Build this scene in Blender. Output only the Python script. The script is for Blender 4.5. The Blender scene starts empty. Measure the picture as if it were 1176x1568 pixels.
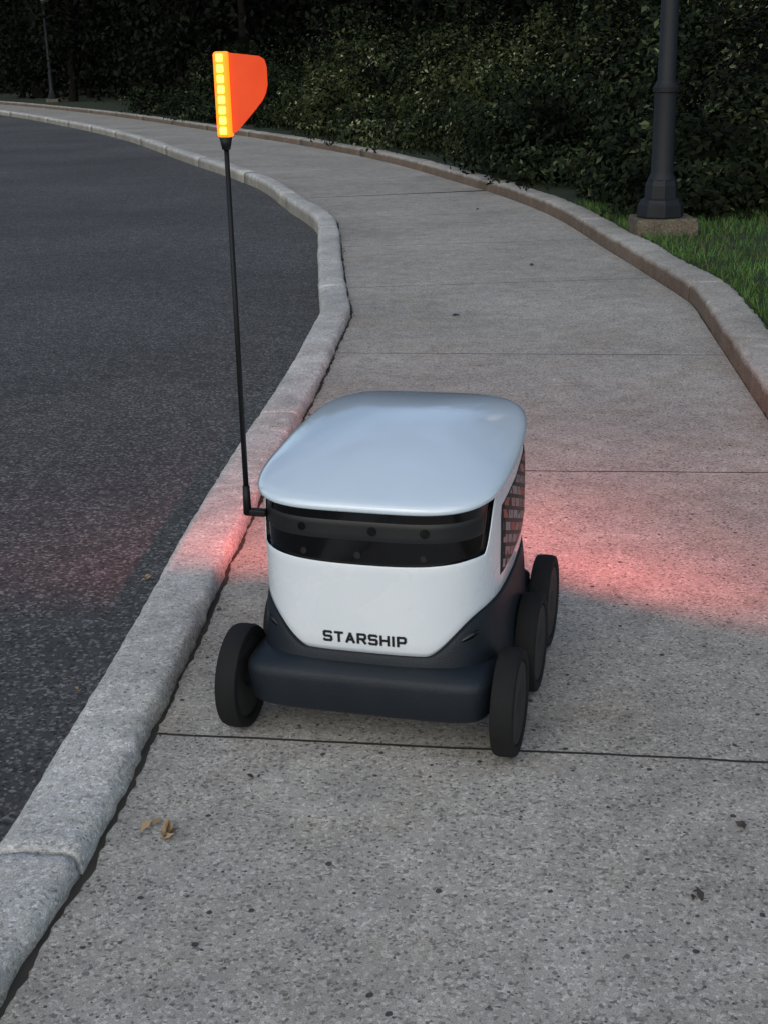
import bpy, bmesh, math, random
import numpy as np
from mathutils import Vector, Matrix, noise as mnoise
random.seed(4); rng=np.random.default_rng(7)
sc=bpy.context.scene
sc.view_settings.view_transform='Standard'; sc.view_settings.look='None'; sc.view_settings.exposure=0

# ---------------------------------------------------------------- helpers
def link(o,parent=None):
    sc.collection.objects.link(o)
    if parent is not None: o.parent=parent
    return o
def mesh_obj(name,verts,faces,mats,parent=None,smooth=False,fm=None):
    me=bpy.data.meshes.new(name); me.from_pydata([tuple(v) for v in verts],[],faces)
    for m in (mats if isinstance(mats,list) else [mats]): me.materials.append(m)
    if fm is not None: me.polygons.foreach_set('material_index',fm)
    if smooth: me.polygons.foreach_set('use_smooth',[True]*len(faces))
    me.update()
    return link(bpy.data.objects.new(name,me),parent)
def empty(name,loc=(0,0,0),rz=0):
    e=bpy.data.objects.new(name,None); e.location=loc; e.rotation_euler=(0,0,rz); e.empty_display_size=.2
    return link(e)
class NT:
    def __init__(s,name):
        s.m=bpy.data.materials.new(name); s.m.use_nodes=True; s.t=s.m.node_tree; s.n=s.t.nodes; s.l=s.t.links
        s.b=s.n['Principled BSDF']
    def add(s,typ,**k):
        nd=s.n.new(typ)
        for a,v in k.items(): setattr(nd,a,v)
        return nd
    def link(s,a,b): s.l.new(a,b)
    def ramp(s,src,stops,interp='LINEAR'):
        r=s.n.new('ShaderNodeValToRGB'); r.color_ramp.interpolation=interp
        e=r.color_ramp.elements
        while len(e)<len(stops): e.new(.5)
        for i,(p,c) in enumerate(stops):
            e[i].position=p; e[i].color=(c,c,c,1) if isinstance(c,(int,float)) else (*c,1)
        s.link(src,r.inputs[0]); return r.outputs[0]
    def mix(s,fac,a,b,mode='MIX'):
        m=s.n.new('ShaderNodeMix'); m.data_type='RGBA'; m.blend_type=mode
        for sock,val in ((m.inputs[0],fac),(m.inputs[6],a),(m.inputs[7],b)):
            if isinstance(val,bpy.types.NodeSocket): s.link(val,sock)
            elif isinstance(val,(int,float)): sock.default_value=val
            else: sock.default_value=(*val,1)
        return m.outputs[2]
    def noise(s,co,scale,detail=4,rough=.5):
        n=s.add('ShaderNodeTexNoise'); n.inputs['Scale'].default_value=scale; n.inputs['Detail'].default_value=detail
        n.inputs['Roughness'].default_value=rough; s.link(co,n.inputs['Vector']); return n.outputs['Fac']
    def vor(s,co,scale,feature='F1'):
        n=s.add('ShaderNodeTexVoronoi'); n.feature=feature; n.inputs['Scale'].default_value=scale; s.link(co,n.inputs['Vector']); return n
    def co(s): return s.add('ShaderNodeTexCoord').outputs['Object']
    def bump(s,h,strength,dist):
        b=s.add('ShaderNodeBump'); b.inputs['Strength'].default_value=strength; b.inputs['Distance'].default_value=dist
        s.link(h,b.inputs['Height']); s.link(b.outputs[0],s.b.inputs['Normal'])
def math_node(k,op,a,b=None):
    m=k.add('ShaderNodeMath',operation=op)
    for i,v in enumerate((a,b)):
        if v is None: continue
        if isinstance(v,(int,float)): m.inputs[i].default_value=v
        else: k.link(v,m.inputs[i])
    return m.outputs[0]
def simple(name,col,rough=.5,metal=0,coat=0,bumpn=0,spec=.5):
    k=NT(name); k.b.inputs['Base Color'].default_value=(*col,1); k.b.inputs['Roughness'].default_value=rough
    k.b.inputs['Metallic'].default_value=metal; k.b.inputs['Coat Weight'].default_value=coat; k.b.inputs['Specular IOR Level'].default_value=spec
    c=k.co(); n=k.noise(c,14,4)
    f=k.ramp(n,[(.3,.85),(.7,1.12)])
    k.link(k.mix(1.0,col,f,'MULTIPLY'),k.b.inputs['Base Color'])
    if bumpn: k.bump(k.noise(c,bumpn,1),.35,.002)
    return k.m
def stone(name,base,dark,light,bigscale,speck,spots,rough=.9,edge=1.0,stain=None,big=(.84,1.12),warm=None):
    k=NT(name); c=k.co()
    bigc=k.ramp(k.noise(c,bigscale,4,.6),[(.3,big[0]),(.7,big[1])])
    mid=k.ramp(k.noise(c,9,3,.65),[(.3,.84),(.7,1.14)])
    v=k.vor(c,speck); sep=k.add('ShaderNodeSeparateColor'); k.link(v.outputs['Color'],sep.inputs[0])
    grain=k.ramp(sep.outputs[0],[(0,dark),(.25,base),(.70,base),(1,light)])
    fine=k.ramp(k.noise(c,speck*2.2,1,.7),[(.2,.55),(.8,1.45)])
    col=k.mix(1.0,grain,bigc,'MULTIPLY'); col=k.mix(1.0,col,mid,'MULTIPLY'); col=k.mix(1.0,col,fine,'MULTIPLY')
    if warm:
        wf=k.ramp(k.noise(c,2.3,4,.7),[(.48,0.0),(.72,.75)])
        col=k.mix(wf,col,k.mix(1.0,col,warm,'MULTIPLY'))
    if stain:
        zc=k.add('ShaderNodeSeparateXYZ'); k.link(c,zc.inputs[0])
        zz=math_node(k,'ADD',zc.outputs[2],math_node(k,'MULTIPLY',k.noise(c,6,3),.03))
        fac=k.ramp(math_node(k,'MULTIPLY',zz,5),[(stain[0]*5,1),(stain[1]*5,0)])
        col=k.mix(fac,col,k.mix(1.0,col,stain[2],'MULTIPLY'))
    for sc_,th,amt in spots:
        w=k.vor(c,sc_); sp=k.add('ShaderNodeSeparateColor'); k.link(w.outputs['Color'],sp.inputs[0])
        rad=k.ramp(sp.outputs[1],[(0,0),(.45,0.02),(1,th)])
        wob=math_node(k,'MULTIPLY',k.noise(c,sc_*3,1),.16)
        d=math_node(k,'ADD',w.outputs['Distance'],math_node(k,'SUBTRACT',wob,.08))
        m=math_node(k,'LESS_THAN',d,rad)
        col=k.mix(math_node(k,'MULTIPLY',m,amt),col,(.04,.042,.047))
    k.link(col,k.b.inputs['Base Color']); k.b.inputs['Roughness'].default_value=rough
    k.b.inputs['Specular IOR Level'].default_value=.25
    k.bump(sep.outputs[1],.6*edge,.004)
    return k.m

M_side=stone('sidewalk_concrete',(.405,.39,.35),(.18,.175,.16),(.60,.585,.535),.8,175,[(24,.15,.9),(60,.22,.8)],big=(.80,1.13),warm=(.93,.86,.78))
M_curb=stone('curb_concrete',(.55,.55,.515),(.34,.34,.32),(.76,.76,.73),1.2,150,[(22,.11,.6),(60,.19,.65)],stain=(.0,.035,(.6,.57,.52)),big=(.78,1.12),warm=(.86,.83,.77))
M_curb2=stone('brown_curb_concrete',(.42,.405,.365),(.27,.25,.22),(.57,.56,.51),1.0,150,[(60,.18,.6)],stain=(.085,.115,(.42,.335,.28)),warm=(.86,.83,.77))
M_asph=stone('asphalt',(.079,.081,.082),(.034,.035,.036),(.25,.25,.245),.35,125,[(40,.2,.5)],.9,big=(.74,1.2))
M_soil=simple('dark_soil',(.032,.029,.024),.95,bumpn=60,spec=.1)

def catmull(pts,step=.1):
    P=[Vector(p) for p in pts]; P=[2*P[0]-P[1]]+P+[2*P[-1]-P[-2]]
    out=[]
    for i in range(1,len(P)-2):
        n=max(2,int((P[i+1]-P[i]).length/step))
        for j in range(n):
            t=j/n; a,b,c,d=P[i-1:i+3]
            out.append(.5*((2*b)+(c-a)*t+(2*a-5*b+4*c-d)*t*t+(3*b-a-3*c+d)*t**3))
    out.append(P[-2]); return out
Lp=catmull([(-1.4,-2.5),(-1.05,-.5),(-.81,1.2),(-.735,1.6),(-.675,2.0),(-.645,2.4),(-.61,2.88),(-.57,3.58),(-.50,4.5),(-.42,5.37),(-.35,6.45),(-.322,6.85),(-.316,7.05),(-.33,7.3),(-.37,8.1),(-.43,9.6),(-.485,10.9),(-.515,11.3),(-.62,11.9),(-.90,13.2),(-1.3,15.2),(-1.89,17.2),(-2.95,20.4),(-4.75,26),(-7.5,33),(-11.75,42.5),(-18,54),(-27,68)],.08)
Rp=catmull([(.6,-2.5),(.9,0),(1.18,2.4),(1.44,4.72),(1.64,6.5),(1.695,7.0),(1.70,7.3),(1.67,8.0),(1.61,9.2),(1.45,11.7),(.9,14.7),(-.3,19.4),(-2.8,26.1),(-7.4,37.4),(-13.2,49.5),(-20,62),(-27,73)],.08)
def normals(P):
    N=[]
    for i in range(len(P)):
        t=(P[min(i+1,len(P)-1)]-P[max(i-1,0)]).normalized(); N.append(Vector((t.y,-t.x)))
    return N
LN=normals(Lp); RN=normals(Rp)
def arc(P):
    s=[0]
    for i in range(1,len(P)): s.append(s[-1]+(P[i]-P[i-1]).length)
    return s
LS=arc(Lp); RS=arc(Rp)

def sweep(name,P,N,S,profile,mat,joints,gap,rough=.003):
    verts=[];faces=[];m=len(profile)
    edges=sorted(joints)+[1e9]
    ranges=[];a=S[0]
    for j in edges:
        ranges.append((a,min(j-gap/2,S[-1]))); a=j+gap/2
        if j>S[-1]: break
    Sa=np.array(S); X=np.array([[p.x,p.y] for p in P]); NN=np.array([[n.x,n.y] for n in N])
    nz=mnoise.noise
    for (a,b) in ranges:
        if b-a<.05: continue
        n=max(2,int((b-a)/.012)) if a<8 else max(2,int((b-a)/.04)) if a<16 else max(2,int((b-a)/.3))
        ss=np.linspace(a,b,n+1); base=len(verts)
        for i,s in enumerate(ss):
            px=np.interp(s,Sa,X[:,0]);py=np.interp(s,Sa,X[:,1]);nx=np.interp(s,Sa,NN[:,0]);ny=np.interp(s,Sa,NN[:,1])
            e=.006*max(0,1-min(s-a,b-s)/.02)
            tx,ty=-ny,nx
            for (o,z) in profile:
                q=nz(Vector((px*7+nx*o*30,py*7,z*40)))*rough+nz(Vector((px*1.3,py*1.3,o*5)))*rough*1.3+nz(Vector((px*25+o*60,py*25,z*70)))*rough*.9
                edge_w=1 if (profile[-1][0]-.03<o<profile[-1][0] or 0<=o<.02) and z>0 else 0
                ch=max(0,nz(Vector((px*11,py*11,3+round(o*10))))-.25)*.022*edge_w
                e2=0
                if i in (0,n): e2=(nz(Vector((px*5+o*22,py*5,1.7)))*.006)
                verts.append((px+nx*(o+q)+tx*e2,py+ny*(o+q)+ty*e2,z+q*.8-(e if z>0 else 0)-ch))
        for i in range(n):
            for j in range(m-1):
                f=base+i*m+j; faces.append((f,f+m,f+m+1,f+1))
        faces.append(tuple(base+j for j in range(m))); faces.append(tuple(base+n*m+j for j in reversed(range(m))))
    o=mesh_obj(name,verts,faces,mat,smooth=False)
    me=o.data; me.polygons.foreach_set('use_smooth',[len(p.vertices)==4 for p in me.polygons])
    return o
def s_at(P,S,y):
    for p,s in zip(P,S):
        if p.y>=y: return s
jl=[s_at(Lp,LS,1.92)+2.9*i for i in range(-1,28)]
sweep('curb',Lp,LN,LS,[(0,-.14),(-.002,.01),(.004,.03),(.014,.040),(.03,.0435),(.06,.045),(.09,.045),(.12,.044),(.142,.042),(.152,.034),(.157,.015),(.158,-.002),(.16,-.06)],M_curb,[j for j in jl if j>.2],.008,.006)
jr=[s_at(Rp,RS,7.15)+3.05*i for i in range(-3,26)]
sweep('curb',Rp,RN,RS,[(0,-.06),(.002,.03),(.003,.08),(.009,.097),(.025,.104),(.1,.106),(.18,.103),(.2,.095),(.208,.07),(.21,-.06)],M_curb2,[j for j in jr if j>.2],.008,.006)
v=[];f=[]
for P_,N_,S_,J_,w_,z_ in ((Lp,LN,LS,jl,.155,.026),(Rp,RN,RS,jr,.205,.088)):
    for j in J_:
        if j<.2 or j>S_[-1]: continue
        i=min(range(len(S_)),key=lambda i:abs(S_[i]-j)); p=P_[i];n=N_[i];t=Vector((-n.y,n.x)); p=p+t*(j-S_[i])
        b=len(v)
        for a_,c_ in ((.008,-1),(.008,1),(w_-.008,1),(w_-.008,-1)):
            q=p+n*a_+t*.010*c_; v.append((q.x,q.y,z_))
        f.append((b,b+1,b+2,b+3))
mesh_obj('joint_dirt',v,f,M_soil)

# sidewalk slabs
RX=np.array([[p.x,p.y] for p in Rp])
def opp(p):
    d=((RX-np.array([p.x,p.y]))**2).sum(1); i=int(d.argmin()); return Rp[i]-RN[i]*.004
s0=s_at(Lp,LS,2.33); sj=[s0+1.83*i for i in range(-2,45)]
verts=[];faces=[]
LX=np.array([[p.x,p.y] for p in Lp]); LNN=np.array([[n.x,n.y] for n in LN]); LSa=np.array(LS)
NR=140
for a,b in zip(sj[:-1],sj[1:]):
    if b>LS[-1]-.3: break
    g_=.0042
    ss=np.linspace(a+g_,b-g_,NR); L_=[]
    for s in ss:
        p=Vector((np.interp(s,LSa,LX[:,0]),np.interp(s,LSa,LX[:,1]))); n=Vector((np.interp(s,LSa,LNN[:,0]),np.interp(s,LSa,LNN[:,1])))
        q=p+n*(.166+.009*mnoise.noise(Vector((p.x*7,p.y*7,0)))+.006*mnoise.noise(Vector((p.x*40,p.y*40,0)))+.003*mnoise.noise(Vector((p.x*110,p.y*110,0)))); L_.append((q,p))
    ra=opp(L_[0][1]); rb=opp(L_[-1][1])
    ia=int(((RX-np.array(ra))**2).sum(1).argmin()); ib=int(((RX-np.array(rb))**2).sum(1).argmin())
    RR=[]
    for k_ in range(NR):
        ft=k_/(NR-1); idx=ia+(ib-ia)*ft; i0=int(idx); i1=min(i0+1,len(Rp)-1); fr=idx-i0
        RR.append(Rp[i0].lerp(Rp[i1],fr)-RN[i0]*.004)
    g=(RR[-1]-RR[0]).normalized()*g_
    RR[0]=RR[0]+g; RR[-1]=RR[-1]-g
    base=len(verts); M_=48
    for ri,((l,_),r) in enumerate(zip(L_,RR)):
        row=[(l.x,l.y,-.03),(l.x,l.y,-.004)]
        for m_ in range(M_+1):
            q=(l+Vector((.006,0))).lerp(r,m_/M_); w_=0
            if ri in (0,NR-1): w_=.003*mnoise.noise(Vector((q.x*30,q.y*3,5)))+.003*mnoise.noise(Vector((q.x*6,q.y*3,5)))
            row.append((q.x,q.y+w_,0))
        row.append((r.x,r.y,-.03)); verts+=row
    W_=M_+4
    for i in range(NR-1):
        for j in range(W_-1):
            f=base+i*W_+j; faces.append((f,f+1,f+W_+1,f+W_))
mesh_obj('sidewalk',verts,faces,M_side)
M_bed=simple('joint_grit',(.065,.06,.052),.95,bumpn=80,spec=.1)
v=[];f=[]
for i,p in enumerate(Lp[::4]):
    r=opp(p); v+=[(p.x+.1,p.y,-.002),(r.x+.1,r.y,-.002)]
    if i: f.append((2*i-2,2*i-1,2*i+1,2*i))
mesh_obj('soil_bedding',v,f,M_bed)
v=[];f=[];xs=[0,1,3,8,20,60]
for i,p in enumerate(Lp[::6]):
    for x in xs: v.append((p.x+.01-x,p.y,-.09-.012*min(x,8)*.3))
    if i:
        for j in range(len(xs)-1):
            a=(i-1)*len(xs)+j; f.append((a,a+1,a+1+len(xs),a+len(xs)))
mesh_obj('road',v,f,M_asph)
k=NT('woodland_ground'); c=k.co()
k.link(k.ramp(k.noise(c,1.5,6,.6),[(.3,(.008,.01,.006)),(.55,(.014,.017,.008)),(.8,(.02,.016,.01))]),k.b.inputs['Base Color']); k.b.inputs['Roughness'].default_value=1
k.bump(k.noise(c,8,4),.5,.05); M_ground=k.m
mesh_obj('ground',[(-500,-300,-.16),(500,-300,-.16),(500,700,-.16),(-500,700,-.16)],[(0,1,2,3)],M_ground)
k=NT('lawn_soil'); c=k.co()
k.link(k.ramp(k.noise(c,5,6,.65),[(.3,(.014,.022,.009)),(.6,(.022,.038,.012)),(.8,(.035,.03,.02))]),k.b.inputs['Base Color']); k.b.inputs['Roughness'].default_value=1
M_lawn=k.m
v=[];f=[];offs=[.2,.6,1.2,2,3.5,6,10,18]
for i in range(0,len(Rp),5):
    p=Rp[i];n=RN[i]
    for o in offs:
        q=p+n*o; v.append((q.x,q.y,.085+.02*mnoise.noise(Vector((q.x,q.y,0)))*(o>.3)+.025*max(0,o-2)))
    if i:
        a=(i//5-1)*len(offs)
        for j in range(len(offs)-1): f.append((a+j,a+j+1,a+j+1+len(offs),a+j+len(offs)))
mesh_obj('lawn',v,f,M_lawn,smooth=True)

# ---------------------------------------------------------------- foliage
k=NT('leaf_foliage'); a=k.add('ShaderNodeAttribute',attribute_name='leafcol')
k.link(a.outputs['Color'],k.b.inputs['Base Color']); k.b.inputs['Roughness'].default_value=.7; k.b.inputs['Specular IOR Level'].default_value=.12
M_leaf=k.m
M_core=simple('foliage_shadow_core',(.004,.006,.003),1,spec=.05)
M_bark=simple('bark',(.012,.011,.009),.95,bumpn=30,spec=.1)
def leaves_arrays(P,Nrm,size,asp,cols,jit=.6):
    n=len(P)
    nr=Nrm+rng.normal(0,jit,(n,3)); nr/=np.linalg.norm(nr,axis=1)[:,None]
    t=rng.normal(0,1,(n,3)); t-= (t*nr).sum(1)[:,None]*nr; t/=np.linalg.norm(t,axis=1)[:,None]
    b=np.cross(nr,t); L=(size*rng.uniform(.6,1.3,n))[:,None]; W=L*asp
    fold=nr*L*.12
    V=np.stack([P-t*L*.5,P+b*W*.5+fold,P+t*L*.5,P-b*W*.5+fold],1).reshape(-1,3)
    return V,cols
def build_leaf_obj(name,parts,cores,trunks=None,parent=None):
    V=np.concatenate([p[0] for p in parts]); C=np.concatenate([p[1] for p in parts]); n=len(V)//4
    cv=[];cf=[]
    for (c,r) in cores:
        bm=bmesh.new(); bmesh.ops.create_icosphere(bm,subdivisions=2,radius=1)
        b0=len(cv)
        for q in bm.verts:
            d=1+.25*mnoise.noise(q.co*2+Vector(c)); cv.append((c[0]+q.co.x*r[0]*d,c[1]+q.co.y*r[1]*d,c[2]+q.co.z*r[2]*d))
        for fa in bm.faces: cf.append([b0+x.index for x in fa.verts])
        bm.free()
    tv,tf=trunks if trunks else ([],[])
    nv=n*4; allv=np.concatenate([V]+([np.array(cv)] if cv else [])+([np.array(tv)] if tv else []))
    me=bpy.data.meshes.new(name)
    li=[np.arange(nv,dtype=np.int32)]; tot=[np.full(n,4)]
    if cf: li.append(np.array(cf,dtype=np.int32).ravel()+nv); tot.append(np.full(len(cf),3))
    if tf: li.append(np.array(tf,dtype=np.int32).ravel()+nv+len(cv)); tot.append(np.full(len(tf),4))
    li=np.concatenate(li); tot=np.concatenate(tot).astype(np.int32)
    me.vertices.add(len(allv)); me.vertices.foreach_set('co',allv.astype(np.float32).ravel())
    me.loops.add(len(li)); me.loops.foreach_set('vertex_index',li)
    me.polygons.add(len(tot)); st=np.concatenate([[0],np.cumsum(tot)[:-1]]).astype(np.int32)
    me.polygons.foreach_set('loop_start',st)
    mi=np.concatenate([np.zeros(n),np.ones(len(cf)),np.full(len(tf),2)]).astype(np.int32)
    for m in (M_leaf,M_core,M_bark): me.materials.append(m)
    me.polygons.foreach_set('material_index',mi)
    at=me.attributes.new('leafcol','FLOAT_COLOR','FACE')
    cc=np.zeros((len(tot),4),np.float32); cc[:,3]=1; cc[:n,:3]=C; at.data.foreach_set('color',cc.ravel())
    me.update(calc_edges=True); me.validate()
    return link(bpy.data.objects.new(name,me),parent)
def cloud(c,r,n,size,pal,asp=.5,shell=.35,zmin=.05,tipamt=.0,jit=.6,amp=.35):
    d=rng.normal(0,1,(n,3)); d/=np.linalg.norm(d,axis=1)[:,None]
    lump=np.array([mnoise.noise(Vector((x[0]*2.6+c[0],x[1]*2.6+c[1],x[2]*2.6+c[2]))) for x in d])
    rr=(1-shell*rng.random(n)**1.6)*(1+amp*lump)
    P=np.array(c)+d*np.array(r)*rr[:,None]
    keep=P[:,2]>zmin; P=P[keep];d=d[keep];rr=rr[keep]; n=len(P)
    nz=np.array([mnoise.noise(Vector((p[0]*1.9,p[1]*1.9,p[2]*1.9))) for p in P])
    w=rng.random(n)**1.5
    pal=np.array(pal,float)
    C=pal[0]*(1-w)[:,None]+pal[1]*w[:,None]
    C=C*np.clip(1+1.8*nz,.25,2.0)[:,None]
    tip=(rng.random(n)<tipamt*np.clip(.15+2.9*nz,0,1.6)); C[tip]=pal[2]*rng.uniform(.4,1.15,(tip.sum(),1))
    return leaves_arrays(P,d+np.array([0,0,.4]),size,asp,C,jit)
DK=[(.003,.0045,.0025),(.007,.010,.005),(.02,.024,.014)]
MD=[(.006,.011,.005),(.018,.029,.011),(.085,.104,.05)]
LT=[(.018,.028,.009),(.055,.070,.026),(.30,.31,.18)]
def along(y):
    i=min(range(len(Rp)),key=lambda i:abs(Rp[i].y-y)); return Rp[i],RN[i]
parts=[];cores=[]
y=10.6
while y<36:
    p,n=along(y)
    for row,(off,h,rx) in enumerate([(.95,.62,.75),(2.1,1.0,.95),(3.5,1.4,1.15)]):
        q=p+n*(off+random.uniform(-.2,.45)); hh=h*random.uniform(.62,1.4); rx_=rx*random.uniform(.7,1.25)
        far=max(1,y/14)
        pal=MD
        if 15.5<y<27 and row<2: pal=LT if random.random()<.75 else MD
        if y<15: pal=MD if row==0 else DK if random.random()<.3 else MD
        if y>29: hh*=.8
        c=(q.x,q.y,hh*.6); r=(rx_,rx_,hh*.75)
        parts.append(cloud(c,r,int(5600/far**1.1),.068*far**.35,pal,.5,.55,.1,.30 if row else .2,amp=.85))
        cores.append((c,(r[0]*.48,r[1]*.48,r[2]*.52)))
        for _ in range(9):
            sx_=c[0]+random.uniform(-.7,.7)*rx_; sy_=c[1]+random.uniform(-.7,.7)*rx_; z0=c[2]+r[2]*.7
            L_=random.uniform(.15,.5); m_=int(26/far)
            tt=rng.random(m_); dx_=random.uniform(-.25,.25)
            PP=np.column_stack([sx_+dx_*tt*L_*2+rng.normal(0,.035,m_),sy_+rng.normal(0,.035,m_),z0+tt*L_])
            pc=np.array(pal,float); ww=rng.random(m_)[:,None]
            parts.append(leaves_arrays(PP,rng.normal(0,1,(m_,3)),.075*far**.35,.45,pc[0]*(1-ww)+pc[1]*ww*1.3,.6))
    y+=1.0*max(1,y/20)
for (x,y,h,rx,pl) in [(3.0,11.2,.75,.9,MD),(4.0,10.9,.85,1.0,MD),(5.2,10.6,.9,1.1,LT),(3.75,12.3,1.2,1.0,LT),(4.8,12.2,1.25,1.2,LT),(6.4,11.3,1.1,1.2,MD),(2.9,13.8,1.35,1.2,MD),(4.3,13.9,1.6,1.2,LT),(5.8,13.8,1.5,1.4,MD),(2.35,11.6,.6,.6,MD)]:
    c=(x,y,h*.6);r=(rx,rx,h*.78)
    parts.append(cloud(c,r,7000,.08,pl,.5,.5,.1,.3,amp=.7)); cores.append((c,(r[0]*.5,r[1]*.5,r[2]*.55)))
build_leaf_obj('hedge_bushes',parts,cores)
parts=[];cores=[];tv=[];tf=[]
def trunk(x,y,h,r):
    b=len(tv); m=8; ln=(random.uniform(-.05,.05),random.uniform(-.05,.05))
    for k_ in range(6):
        t=k_/5; rr=r*(1-.55*t)*(1.25 if k_==0 else 1)
        for j in range(m):
            a=j/m*6.283; tv.append((x+ln[0]*h*t+rr*math.cos(a),y+ln[1]*h*t+rr*math.sin(a),h*t))
    for k_ in range(5):
        for j in range(m): tf.append((b+k_*m+j,b+k_*m+(j+1)%m,b+(k_+1)*m+(j+1)%m,b+(k_+1)*m+j))
for i in range(110):
    y=random.uniform(9,68); p,n=along(y); off=random.uniform(5.0,13); q=p+n*off
    if y>34: q=p+n*random.uniform(1.8,12)
    R=random.uniform(1.6,2.8)
    trunk(q.x,q.y,random.uniform(6,9),random.uniform(.1,.24))
    for hz in (random.uniform(1.0,2.2),random.uniform(3.5,5.5),random.uniform(7,9)):
        rx=R*(.8 if hz<3 else 1.15)
        parts.append(cloud((q.x,q.y,hz),(rx,rx,R*.85),900 if hz<3 else 420,.2 if hz<3 else .3,DK,.55,.75,.1,.02,1.0,.6))
        if random.random()<.7: cores.append(((q.x,q.y,hz),(rx*.33,rx*.33,R*.28)))
for i in range(60):
    x=-60+i*2.2; yy=80+random.uniform(-4,4)-max(0,x)*.6
    for hz in (1,3.5,7,10.5): parts.append(cloud((x,yy,hz),(2.6,2.2,2.4),220,.7,DK,.6,.6,.1,0,1.0)); cores.append(((x,yy,hz),(2.0,1.2,1.7)))
build_leaf_obj('woodland_trees',parts,cores,(tv,tf))
n=60000
i_=rng.integers(0,len(Rp),n*5)
Rarr=np.array([[p.x,p.y] for p in Rp]); Narr=np.array([[q.x,q.y] for q in RN])
off=.215+rng.random(n*5)**1.3*3.6
P=Rarr[i_]+Narr[i_]*off[:,None]
kp=(P[:,1]>4.5)&(P[:,1]<11.5); P=P[kp][:n]; n=len(P)
hgt=rng.uniform(.02,.065,n); ang=rng.uniform(0,6.28,n); w=.0035
base=np.column_stack([P,np.full(n,.08)]); tip=base+np.column_stack([rng.normal(0,.018,n),rng.normal(0,.018,n),hgt])
dx=np.column_stack([np.cos(ang)*w,np.sin(ang)*w,np.zeros(n)])
V=np.stack([base-dx,base+dx,tip+dx*.3,tip-dx*.3],1).reshape(-1,3)
w_=rng.random(n)[:,None]; nz=np.array([mnoise.noise(Vector((p[0]*2.5,p[1]*2.5,0))) for p in P])[:,None]
C=np.array([.04,.10,.024])*(1-w_)+np.array([.11,.22,.055])*w_; C=C*(1+.6*nz); C[rng.random(n)<.06]=(.15,.13,.06)
build_leaf_obj('grass',[(V,C)],[])
parts=[]
pts=[(-.40,2.02,.045),(-.395,2.0,.035),(.49,1.8,.026),(-.72,2.75,-.0),( -.68,3.45,0),(.1,1.42,.02),(1.0,8.6,.05),(.4,6.9,.05),(.9,12,.05),(-.435,2.04,.03),(.62,2.0,.01),(-.25,2.2,.012)]
for (x,y,s) in pts:
    z=.006 if x>-.5 else -.078
    P=np.array([[x,y,z]]); col=np.array([[.36,.26,.15]]) if x<-.3 else np.array([[.07,.06,.055]])
    for _ in range(3):
        parts.append(leaves_arrays(P+rng.normal(0,.006,(1,3))*[1,1,.3],np.array([[0,0,1.]]),max(s,.02)*.85,.5,col*random.uniform(.7,1.2),.3))
for _ in range(260):
    i=random.randrange(len(Lp))
    if not 1<Lp[i].y<14: continue
    q=Lp[i]+LN[i]*(.166+random.uniform(0,.02) if random.random()<.7 else -random.uniform(0.01,.12)); left=(q-Lp[i]).dot(LN[i])<0
    parts.append(leaves_arrays(np.array([[q.x,q.y,-.08 if left else .002]]),np.array([[0,0,1.]]),random.uniform(.008,.022),.6,np.array([[random.uniform(.05,.2)]*3])*np.array([[1,.75,.5]]),.3))
build_leaf_obj('fallen_leaves',parts,[])

def lathe(name,prof,mat,parent=None,seg=48,axis='Z',loc=(0,0,0),smooth=True):
    v=[];f=[];m=len(prof)
    for i in range(seg):
        a=i/seg*math.tau
        for r,z in prof:
            if axis=='Z': v.append((loc[0]+r*math.cos(a),loc[1]+r*math.sin(a),loc[2]+z))
            elif axis=='X': v.append((loc[0]+z,loc[1]+r*math.cos(a),loc[2]+r*math.sin(a)))
            else: v.append((loc[0]+r*math.cos(a),loc[1]+z,loc[2]+r*math.sin(a)))
    for i in range(seg):
        for j in range(m-1):
            a=i*m+j;b=((i+1)%seg)*m+j; f.append((a,b,b+1,a+1))
    o=mesh_obj(name,v,f,mat,parent,smooth)
    if smooth:
        md=o.modifiers.new('es','EDGE_SPLIT'); md.split_angle=math.radians(40)
    return o
M_post=simple('lamp_dark_paint',(.010,.014,.018),.6,bumpn=40,spec=.35)
M_glass=simple('lamp_frosted_glass',(.5,.5,.48),.4)
M_block=stone('lamp_footing_concrete',(.12,.105,.075),(.06,.055,.04),(.2,.18,.14),2,120,[(50,.2,.5)])
def lamp(loc):
    e=empty('street_lamp',loc)
    b=[(-.2,-.19,-.06),(.24,-.19,-.06),(.24,.21,-.06),(-.2,.21,-.06),(-.19,-.18,.11),(.23,-.18,.11),(.23,.2,.11),(-.19,.2,.11)]
    o=mesh_obj('footing',b,[(0,1,5,4),(1,2,6,5),(2,3,7,6),(3,0,4,7),(4,5,6,7),(0,3,2,1)],M_block,e)
    bv=o.modifiers.new('b','BEVEL'); bv.width=.012; bv.segments=2
    lathe('base',[(0,.112),(.16,.112),(.165,.122),(.165,.20),(.15,.215),(.145,.235),(.118,.245),(.115,.33),(.105,.36),(.1,.37)],M_post,e,8,smooth=False)
    lathe('shaft',[(.1,.37),(.084,.40),(.078,.42),(.076,.95),(.088,.955),(.09,.985),(.076,1.0),(.062,1.03),(.055,3.2),(.075,3.25),(.075,3.3),(.05,3.34)],M_post,e,24)
    lathe('lantern_glass',[(.06,3.34),(.13,3.42),(.17,3.6),(.16,3.75),(.12,3.85)],M_glass,e,24)
    lathe('lantern_cap',[(.18,3.84),(.19,3.86),(.12,3.95),(.04,4.05),(.02,4.12),(0,4.16)],M_post,e,24)
    return e
lamp((2.0,9.42,.09)); lamp((-11.4,48.6,.09))

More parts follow.
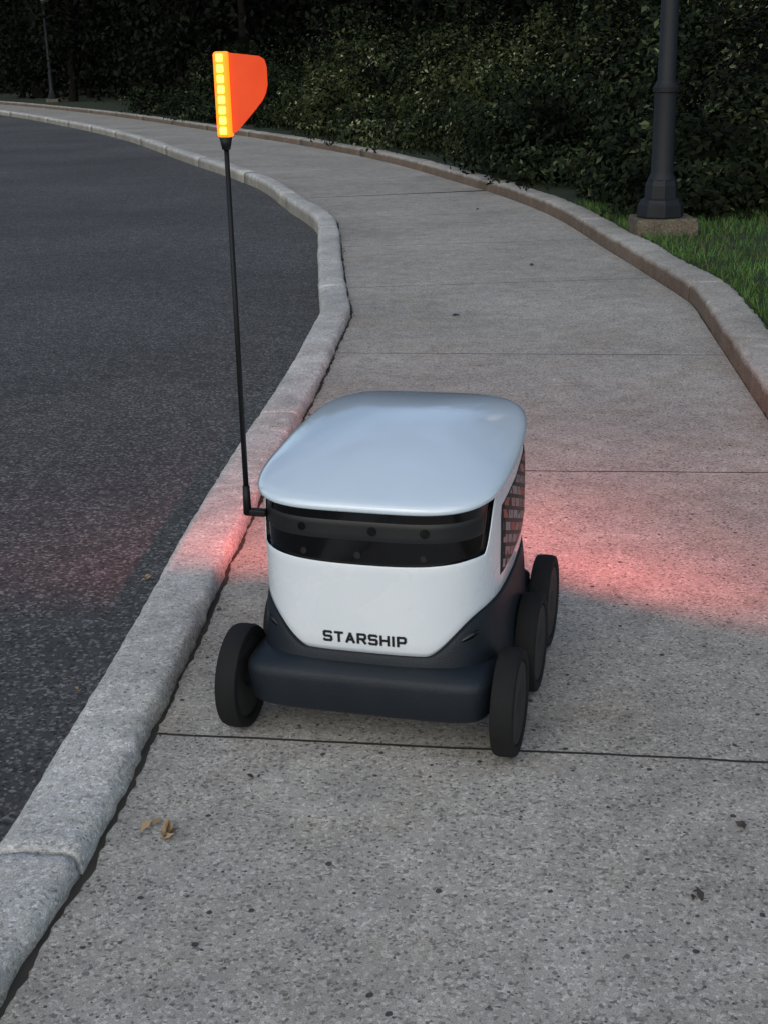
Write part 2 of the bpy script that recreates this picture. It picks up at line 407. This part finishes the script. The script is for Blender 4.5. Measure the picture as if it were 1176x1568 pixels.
# ---------------------------------------------------------------- delivery robot
AL=math.radians(15.2)
rob=empty('delivery_robot',(.038,2.618,0),-AL)
def white(name,rough,coat,c0,c1,ior=1.5):
    k=NT(name); c=k.co(); n=k.noise(c,5,5,.6)
    k.link(k.ramp(n,[(.3,c0),(.7,c1)]),k.b.inputs['Base Color'])
    k.link(k.ramp(k.noise(c,10,5),[(.3,rough*.8),(.7,rough*1.3)]),k.b.inputs['Roughness']); k.b.inputs['Coat Weight'].default_value=coat; k.b.inputs['Coat Roughness'].default_value=.04; k.b.inputs['Coat IOR'].default_value=ior
    return k.m
M_white=white('white_gloss_shell',.25,.5,(.76,.83,.88),(.82,.88,.92)); M_lid=white('white_gloss_lid',.15,1.0,(.66,.79,.89),(.72,.84,.93),1.9)  # blue of the reflected sky is mixed into both white base colours
M_band=simple('black_sensor_glass',(.004,.004,.005),.12,coat=.3,spec=.4)
M_win=simple('smoked_window',(.016,.017,.019),.4)
M_ch=simple('slate_plastic',(.012,.018,.025),.5,bumpn=260,spec=.35)
M_chd=simple('dark_underbody',(.006,.007,.009),.7,spec=.25)
M_tyre=simple('tyre_rubber',(.010,.0105,.011),.8,bumpn=120,spec=.3)
M_hub=simple('wheel_cover',(.034,.034,.034),.7,bumpn=80,spec=.3)
M_txt=simple('black_lettering',(.008,.008,.010),.5)
def se(th,a,b,n):
    c,s=math.cos(th),math.sin(th)
    return a*math.copysign(abs(c)**(2/n),c), b*math.copysign(abs(s)**(2/n),s)
def sm(x): x=max(0,min(1,x)); return x*x*(3-2*x)
NB=4.0
def rimh(v): return .492+.062*(v+.31)/.62
NTH=288
def th_list(): return [i/NTH*math.tau for i in range(NTH)]
def bodyscale(h):
    t=(h-.2)/.28; return .99+.018*math.sin(max(0,min(1,t))*math.pi*.62)
def taper(v): return 1-.05*max(0,v/.32)
BA,BB=.240,.312
def body_pt(th,h,off=0):
    k=bodyscale(h); u,v=se(th,BA*k+off,BB*k+off,NB); return u*taper(v),v,h
def hw(u,v): return .207+.080*sm((abs(u)-.12)/.11)
def hb(u,v):
    top=rimh(v)-.010
    return .390+(top-.390)*sm((v+.232)/.05)+.006*min(1,(abs(u)/.2))**2*1.5
rows=[]
def row(fn): rows.append([fn(th) for th in th_list()])
def base_uv(th): return se(th,BA,BB,NB)
for t in [0,.1,.3,.5,.7,.85,.95,1]:
    def fn(th,t=t):
        u0,v0=base_uv(th); top=hw(u0,v0)-.004; h=.12+(top-.12)*t
        off=.016*(1-t)**.7+ .002
        u,v,_=body_pt(th,max(h,.2),off); return (u,v,h)
    row(fn)
r1=len(rows)
def fn(th):
    u0,v0=base_uv(th); h=hw(u0,v0)-.004; u,v,_=body_pt(th,h,-.006); return (u,v,h)
row(fn)
def fn(th):
    u0,v0=base_uv(th); h=hw(u0,v0)-.001; u,v,_=body_pt(th,h,-.004); return (u,v,h)
row(fn)
for t in [0.015,.04,.15,.3,.45,.6,.75,.9,.97,1]:
    def fn(th,t=t):
        u0,v0=base_uv(th); a=hw(u0,v0); b=hb(u0,v0); h=a+(b-a)*t
        off=0 if .02<t<.99 else -.0015
        u,v,_=body_pt(th,h,off); return (u,v,h)
    row(fn)
r_b0=len(rows)
for t in [0,.12,.5,1]:
    def fn(th,t=t):
        u0,v0=base_uv(th); a=hb(u0,v0)+.0005; b=rimh(v0)+.004; h=a+(b-a)*t
        u,v,_=body_pt(th,h,-.007); return (u,v,h)
    row(fn)
V=[p for r in rows for p in r]; F=[];FM=[]
for i in range(len(rows)-1):
    for j in range(NTH):
        a=i*NTH+j;b=i*NTH+(j+1)%NTH; F.append((a,b,b+NTH,a+NTH))
        FM.append(0 if i<r1 else (1 if i<r_b0-1 else 2))
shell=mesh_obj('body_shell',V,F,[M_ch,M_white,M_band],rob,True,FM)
md=shell.modifiers.new('es','EDGE_SPLIT'); md.split_angle=math.radians(45)
V=[];F=[]
NT2=192; crown=.040
rings=[(.90,-.004),(.988,-.001),(.998,.002),(1.0,.006),(.997,.0105),(.990,.0135),(.975,.0165),(.955,.0195)]
for s in [.93,.9,.85,.8,.72,.64,.56,.48,.4,.3,.2,.1,.03]: rings.append((s,.0195+crown*(1-(s/.955)**2.0)))
for (s,z) in rings:
    for i in range(NT2):
        th=i/NT2*math.tau; nn=4.1 if s>.9 else 2.2+1.9*(s/.9)**1.5
        u,v=se(th,.251*s,.320*s,nn)
        u*=1-.07*max(0,v/.32)
        V.append((u,v,rimh(v)+.006+z))
for i in range(len(rings)-1):
    for j in range(NT2):
        a=i*NT2+j;b=i*NT2+(j+1)%NT2; F.append((a,b,b+NT2,a+NT2))
F.append(tuple((len(rings)-1)*NT2+j for j in range(NT2)))
F.append(tuple(reversed(range(NT2))))
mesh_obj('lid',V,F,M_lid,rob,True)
def panel(name,t0,t1,h0f,h1f,off,mat,nu=60,nv=6):
    V=[];F=[]
    for j in range(nv+1):
        for i in range(nu+1):
            th=t0+(t1-t0)*i/nu; u0,v0=base_uv(th); h=h0f(v0)+(h1f(v0)-h0f(v0))*j/nv
            e=off if 0<i<nu and 0<j<nv else off-.003
            V.append(body_pt(th,h,e))
    for j in range(nv):
        for i in range(nu):
            a=j*(nu+1)+i; F.append((a,a+1,a+nu+2,a+nu+1))
    return mesh_obj(name,V,F,mat,rob,True)
panel('sensor_window',math.radians(210),math.radians(330),lambda v:.434,lambda v:.480,-.0055,M_win)
k=NT('side_printed_graphic'); c=k.co()
sx=k.add('ShaderNodeSeparateXYZ'); k.link(c,sx.inputs[0])
cb=k.add('ShaderNodeCombineXYZ'); k.link(sx.outputs[1],cb.inputs[0])
k.link(math_node(k,'ADD',sx.outputs[2],math_node(k,'MULTIPLY',sx.outputs[1],.35)),cb.inputs[1])
br=k.add('ShaderNodeTexBrick'); k.link(cb.outputs[0],br.inputs['Vector'])
br.inputs['Color1'].default_value=(.36,.31,.32,1); br.inputs['Color2'].default_value=(.42,.07,.05,1); br.inputs['Mortar'].default_value=(.02,.018,.02,1)
br.inputs['Scale'].default_value=1; br.inputs['Mortar Size'].default_value=.0045; br.inputs['Brick Width'].default_value=.055; br.inputs['Row Height'].default_value=.026
cut=k.ramp(k.noise(cb.outputs[0],30,1),[(.38,0),(.42,1)])
k.link(k.mix(cut,(.03,.025,.028),br.outputs[0]),k.b.inputs['Base Color']); k.b.inputs['Roughness'].default_value=.5; M_lat=k.m
M_grb=simple('panel_backing',(.02,.018,.018),.6)
for sgn in (0,1):
    def T(d): return math.radians(d) if not sgn else math.pi-math.radians(d)
    panel('side_panel_frame',T(-14),T(52),lambda v:.322,lambda v:rimh(v)-.032,.0025,M_grb)
    panel('side_panel_graphic',T(-12),T(50),lambda v:.328,lambda v:rimh(v)-.038,.0045,M_lat)
def front_v(u,h,off=0):
    k=bodyscale(h); a=BA*k;b=BB*k; return -(b*(max(0,1-abs(u/a)**NB))**(1/NB))-off
for q,(u,h,r) in enumerate([(-.01,.408,.0065),(.118,.408,.006),(-.118,.408,.006),(.02,.458,.009),(.12,.458,.009),(-.12,.458,.008)]):
    v=front_v(u,h)+.0085
    lathe('camera_lens_%d'%q,[(0,-.004),(r*.55,-.004),(r*.6,-.001),(r*.62,-.0045),(r,-.0045),(r*1.05,-.002),(r*1.05,.01)],[M_win if r<.007 else M_band],rob,24,'Y',(u,v,h))
for sgn in(-1,1):
    bm=bmesh.new(); bmesh.ops.create_uvsphere(bm,u_segments=24,v_segments=12,radius=1)
    u=.190*sgn
    for q in bm.verts: q.co=Vector((u+q.co.x*.026,front_v(u,.23)+.003+q.co.y*.014+q.co.x*sgn*.012,.237+q.co.z*.009+q.co.x*sgn*.012))
    me=bpy.data.meshes.new('headlight'); bm.to_mesh(me); bm.free(); me.materials.append(M_band)
    for p_ in me.polygons: p_.use_smooth=True
    link(bpy.data.objects.new('headlight_%s'%('l' if sgn<0 else 'r'),me),rob)
def loft(name,rings,mat,seg=128,smooth=True):
    V=[];F=[]
    for (a,b,cv,h,n) in rings:
        for i in range(seg):
            u,v=se(i/seg*math.tau,a,b,n); V.append((u,v+cv,h))
    for i in range(len(rings)-1):
        for j in range(seg):
            x=i*seg+j;y=i*seg+(j+1)%seg; F.append((x,y,y+seg,x+seg))
    F.append(tuple(reversed(range(seg)))); F.append(tuple((len(rings)-1)*seg+j for j in range(seg)))
    o=mesh_obj(name,V,F,mat,rob,smooth); md=o.modifiers.new('es','EDGE_SPLIT'); md.split_angle=math.radians(50); return o
loft('underbody',[(.17,.27,0,.08,4),(.2,.3,0,.095,4),(.215,.31,0,.13,4),(.215,.31,0,.2,4)],M_chd)
loft('bumper',[(.22,.09,-.235,.082,5),(.238,.103,-.235,.085,5.5),(.245,.110,-.235,.094,5.5),(.250,.114,-.235,.150,5.5),(.249,.113,-.235,.162,5.5),(.244,.108,-.235,.171,5),(.23,.095,-.235,.178,4.5),(.19,.08,-.235,.186,4)],M_ch)
loft('rear_bumper',[(.20,.08,.24,.085,3.2),(.235,.09,.24,.095,3.8),(.235,.09,.24,.16,3.8),(.21,.08,.24,.18,3.2)],M_ch)
def wheel(tag,u,v,sgn):
    R=.107;W=.023
    prof=[(0,W*.6),(.02,W*.6),(.026,W*.75),(.03,W*.8),(.072,W*.82),(.080,W*.86),(.083,W*.7),(.086,W*.9),(.098,W),(.104,W*.9),(.1065,W*.6),(R,W*.2),(R,-W*.2),(.1065,-W*.6),(.104,-W*.9),(.098,-W),(.086,-W*.9),(.083,-W*.6),(.03,-W*.5),(0,-W*.5)]
    prof=[(r,z*sgn) for r,z in prof]
    o=lathe('wheel_%s'%tag,prof,[M_tyre,M_hub],rob,56,'X',(u,v,R))
    m=len(prof)-1
    idx=[]
    for i in range(56):
        for j in range(m): idx.append(1 if j<6 or j>=m-2 else 0)
    o.data.polygons.foreach_set('material_index',idx)
    lathe('axle_%s'%tag,[(.0,-.06*sgn),(.022,-.06*sgn),(.022,0),(0,0)],M_chd,rob,20,'X',(u-.012*sgn,v,R))
for tag,u,v,s in [('front_l',-.275,-.265,-1),('mid_l',-.275,.02,-1),('rear_l',-.275,.27,-1),('front_r',.278,-.265,1),('mid_r',.276,.02,1),('rear_r',.270,.25,1)]:
    wheel(tag,u,v,s)
for sgn in(-1,1):
    V=[];F=[]
    pr=[(-.13,.10),(-.12,.15),(-.05,.18),(.03,.17),(.27,.15),(.29,.11),(.27,.085),(.03,.09)]
    x0=.228*sgn;x1=.247*sgn
    for x in(x0,x1):
        for a,b in pr: V.append((x,a,b))
    m=len(pr); F=[tuple(range(m)),tuple(reversed(range(m,2*m)))]+[(i,(i+1)%m,m+(i+1)%m,m+i) for i in range(m)]
    mesh_obj('bogie_arm_%s'%('l' if sgn<0 else 'r'),V,F,M_chd,rob)
# block letters built from strokes (unit cell 1 wide x 1 high)
GL={'S':[[(1,.92),(.88,1),(.12,1),(0,.88),(0,.62),(.12,.5),(.88,.5),(1,.38),(1,.12),(.88,0),(.12,0),(0,.08)]],
    'T':[[(0,1),(1,1)],[(.5,1),(.5,0)]],
    'A':[[(0,0),(.5,1),(1,0)],[(.2,.30),(.8,.30)]],
    'R':[[(0,0),(0,1),(.86,1),(1,.88),(1,.6),(.86,.46),(0,.46)],[(.55,.46),(1,0)]],
    'H':[[(0,0),(0,1)],[(1,0),(1,1)],[(0,.5),(1,.5)]],
    'I':[[(.5,0),(.5,1)]],
    'P':[[(0,0),(0,1),(.86,1),(1,.88),(1,.56),(.86,.42),(0,.42)]]}
LW,LH,ST,GAP=.0145,.0185,.0052,.0085
wd=[LW if ch!='I' else .002 for ch in 'STARSHIP']; tot=sum(wd)+GAP*7
V=[];F=[];x0=-tot/2; lay=0
for ch,w0 in zip('STARSHIP',wd):
    for path in GL[ch]:
        for (a,b),(c_,d_) in zip(path[:-1],path[1:]):
            p0=Vector((x0+a*w0,b*LH)) ; p1=Vector((x0+c_*w0,d_*LH))
            t=(p1-p0).normalized(); nn=Vector((-t.y,t.x)); p0=p0-t*ST*.38; p1=p1+t*ST*.38
            lay+=1; dep=.0010+.00006*(lay%9); S_=4
            b0=len(V)
            for i in range(S_+1):
                for sd_ in(-1,1):
                    q=p0.lerp(p1,i/S_)+nn*ST*.5*sd_; h=.226+q.y; V.append((q.x,front_v(q.x,h)-dep,h))
            for i in range(S_):
                F.append((b0+2*i,b0+2*i+1,b0+2*i+3,b0+2*i+2))
    x0+=w0+GAP
mesh_obj('lettering',V,F,M_txt,rob)
M_pole=simple('pole_black',(.008,.008,.009),.5,spec=.3)
pu,pv=-.254,-.240
def tube(name,p0,p1,r0,r1,mat):
    p0=Vector(p0);p1=Vector(p1);d=(p1-p0).normalized();a=d.orthogonal().normalized();b=d.cross(a);V=[];F=[];S=20
    for p,r in((p0,r0),(p1,r1)):
        for i in range(S): V.append(p+a*r*math.cos(i/S*6.2832)+b*r*math.sin(i/S*6.2832))
    F=[(i,(i+1)%S,S+(i+1)%S,S+i) for i in range(S)]+[tuple(reversed(range(S))),tuple(range(S,2*S))]
    return mesh_obj(name,V,F,mat,rob,True)
tube('pole',(pu,pv,.45),(pu,pv,1.165),.0055,.0045,M_pole)
tube('pole_socket',(pu,pv,.452),(pu,pv,.51),.0085,.007,M_pole)
tube('beacon_neck',(pu,pv,1.15),(pu,pv,1.172),.0075,.012,M_pole)
k=NT('orange_diffuser'); k.b.inputs['Base Color'].default_value=(.9,.16,.01,1); k.b.inputs['Emission Color'].default_value=(1,.17,.006,1); k.b.inputs['Emission Strength'].default_value=2.2; k.b.inputs['Roughness'].default_value=.4; M_dif=k.m
k=NT('amber_led'); k.b.inputs['Base Color'].default_value=(1,.6,.1,1); k.b.inputs['Emission Color'].default_value=(1,.60,.05,1); k.b.inputs['Emission Strength'].default_value=4.5
M_led=k.m
k=NT('orange_flag_fabric'); k.b.inputs['Roughness'].default_value=.6; k.b.inputs['Emission Color'].default_value=(1,.06,.003,1); k.b.inputs['Emission Strength'].default_value=.25  # faint emission in the cloth stands in for light falling on it
c=k.co(); k.link(k.ramp(k.noise(c,9,3),[(.3,(.62,.05,.006)),(.7,(.80,.09,.01))]),k.b.inputs['Base Color']); M_flag=k.m
def rbox(name,x0,x1,y0,y1,z0,z1,mat,bev):
    v=[(x,y,z) for z in(z0,z1) for x,y in((x0,y0),(x1,y0),(x1,y1),(x0,y1))]
    o=mesh_obj(name,v,[(0,3,2,1),(4,5,6,7),(0,1,5,4),(1,2,6,5),(2,3,7,6),(3,0,4,7)],mat,rob)
    b=o.modifiers.new('b','BEVEL'); b.width=bev; b.segments=4; return o
rbox('pole_bracket',pu-.006,pu+.04,pv-.006,pv+.012,.448,.462,M_pole,.004)
rbox('beacon_housing',pu-.014,pu+.014,pv-.009,pv+.011,1.172,1.318,M_dif,.006)
for i in range(8):
    z=1.183+i*.0177
    rbox('beacon_led_%d'%i,pu-.0062,pu+.0062,pv-.0125,pv-.008,z-.0060,z+.0070,M_led,.0044)
V=[];F=[]
def fl(x,z): return .006*math.sin(x*45)*x/.08
G=18
def lim(t):
    x=.012+t*.074
    zb=np.interp(x,[.012,.022,.075,.084,.086],[1.178,1.181,1.235,1.25,1.26]); zt=np.interp(x,[.012,.072,.082,.086],[1.316,1.309,1.303,1.29]); return x,zb,zt
for side in(-.0008,.0008):
    for i in range(G+1):
        x,zb,zt=lim(i/G)
        for j in range(9): z=zb+(zt-zb)*j/8; V.append((pu+x,pv+side+fl(x,z),z))
n1=(G+1)*9
for s in(0,1):
    for i in range(G):
        for j in range(8):
            a=s*n1+i*9+j; q=(a,a+9,a+10,a+1); F.append(q if s==0 else q[::-1])
mesh_obj('flag',V,F,M_flag,rob,True)
k=NT('red_tail_lens'); k.b.inputs['Base Color'].default_value=(.6,.01,.01,1); k.b.inputs['Emission Color'].default_value=(1,.03,.02,1); k.b.inputs['Emission Strength'].default_value=4; M_tail=k.m
for q,u in enumerate((-.17,.17)):
    rbox('tail_light_%d'%q,u-.03,u+.03,.27,.318,.447,.462,M_tail,.004)
    ld=bpy.data.lights.new('tail_lamp','SPOT'); ld.color=(1,.19,.165); ld.energy=36; ld.spot_size=math.radians(164); ld.spot_blend=.42; ld.shadow_soft_size=.012
    lo=bpy.data.objects.new('tail_lamp_%d'%q,ld); link(lo,rob); lo.location=(u,.335,.455)
    d=Vector((.5*(1 if u>0 else -1),1,0)).normalized()*math.cos(math.radians(19))+Vector((0,0,math.sin(math.radians(19))))
    lo.rotation_euler=d.to_track_quat('-Z','Y').to_euler()

# ---------------------------------------------------------------- light
w=bpy.data.worlds.new('World'); sc.world=w; w.use_nodes=True; nt=w.node_tree
sky=nt.nodes.new('ShaderNodeTexSky'); sky.sky_type='NISHITA'; sky.sun_disc=False
EL=math.radians(38); AZ=math.radians(200)
sky.sun_elevation=EL; sky.sun_rotation=AZ; sky.air_density=1.0; sky.dust_density=1.5; sky.ozone_density=1
bg=nt.nodes['Background']; bg.inputs[1].default_value=.12
tc=nt.nodes.new('ShaderNodeTexCoord'); no=nt.nodes.new('ShaderNodeTexNoise'); no.inputs['Scale'].default_value=3.2; no.inputs['Detail'].default_value=5
nt.links.new(tc.outputs['Generated'],no.inputs['Vector'])
rp=nt.nodes.new('ShaderNodeValToRGB'); rp.color_ramp.elements[0].position=.42; rp.color_ramp.elements[1].position=.58
rp.color_ramp.elements[0].color=(.62,.66,.70,1); rp.color_ramp.elements[1].color=(1.5,1.42,1.30,1)
nt.links.new(no.outputs['Fac'],rp.inputs[0])
mx=nt.nodes.new('ShaderNodeMix'); mx.data_type='RGBA'; mx.blend_type='MULTIPLY'; mx.inputs[0].default_value=1
nt.links.new(sky.outputs[0],mx.inputs[6]); nt.links.new(rp.outputs[0],mx.inputs[7]); nt.links.new(mx.outputs[2],bg.inputs[0])
sd=bpy.data.lights.new('sun','SUN'); sd.energy=.95; sd.angle=math.radians(100); sd.color=(1,.96,.88)
so=bpy.data.objects.new('sun',sd); link(so)
dirv=Vector((math.sin(AZ)*math.cos(EL),math.cos(AZ)*math.cos(EL),math.sin(EL)))
so.rotation_euler=(-dirv).to_track_quat('-Z','Y').to_euler(); so.location=(0,-5,10)
cd=bpy.data.cameras.new('camera'); cam=bpy.data.objects.new('camera',cd); link(cam); sc.camera=cam
cd.sensor_fit='VERTICAL'; cd.sensor_height=24; cd.lens=24*2000/1568; cd.clip_end=2000; cd.clip_start=.05
pt=math.atan(694/2000)
cam.matrix_world=Matrix.Translation((0,0,1.3))@Matrix.Rotation(math.pi/2-pt,4,'X')@Matrix.Rotation(-.022,4,'Z')
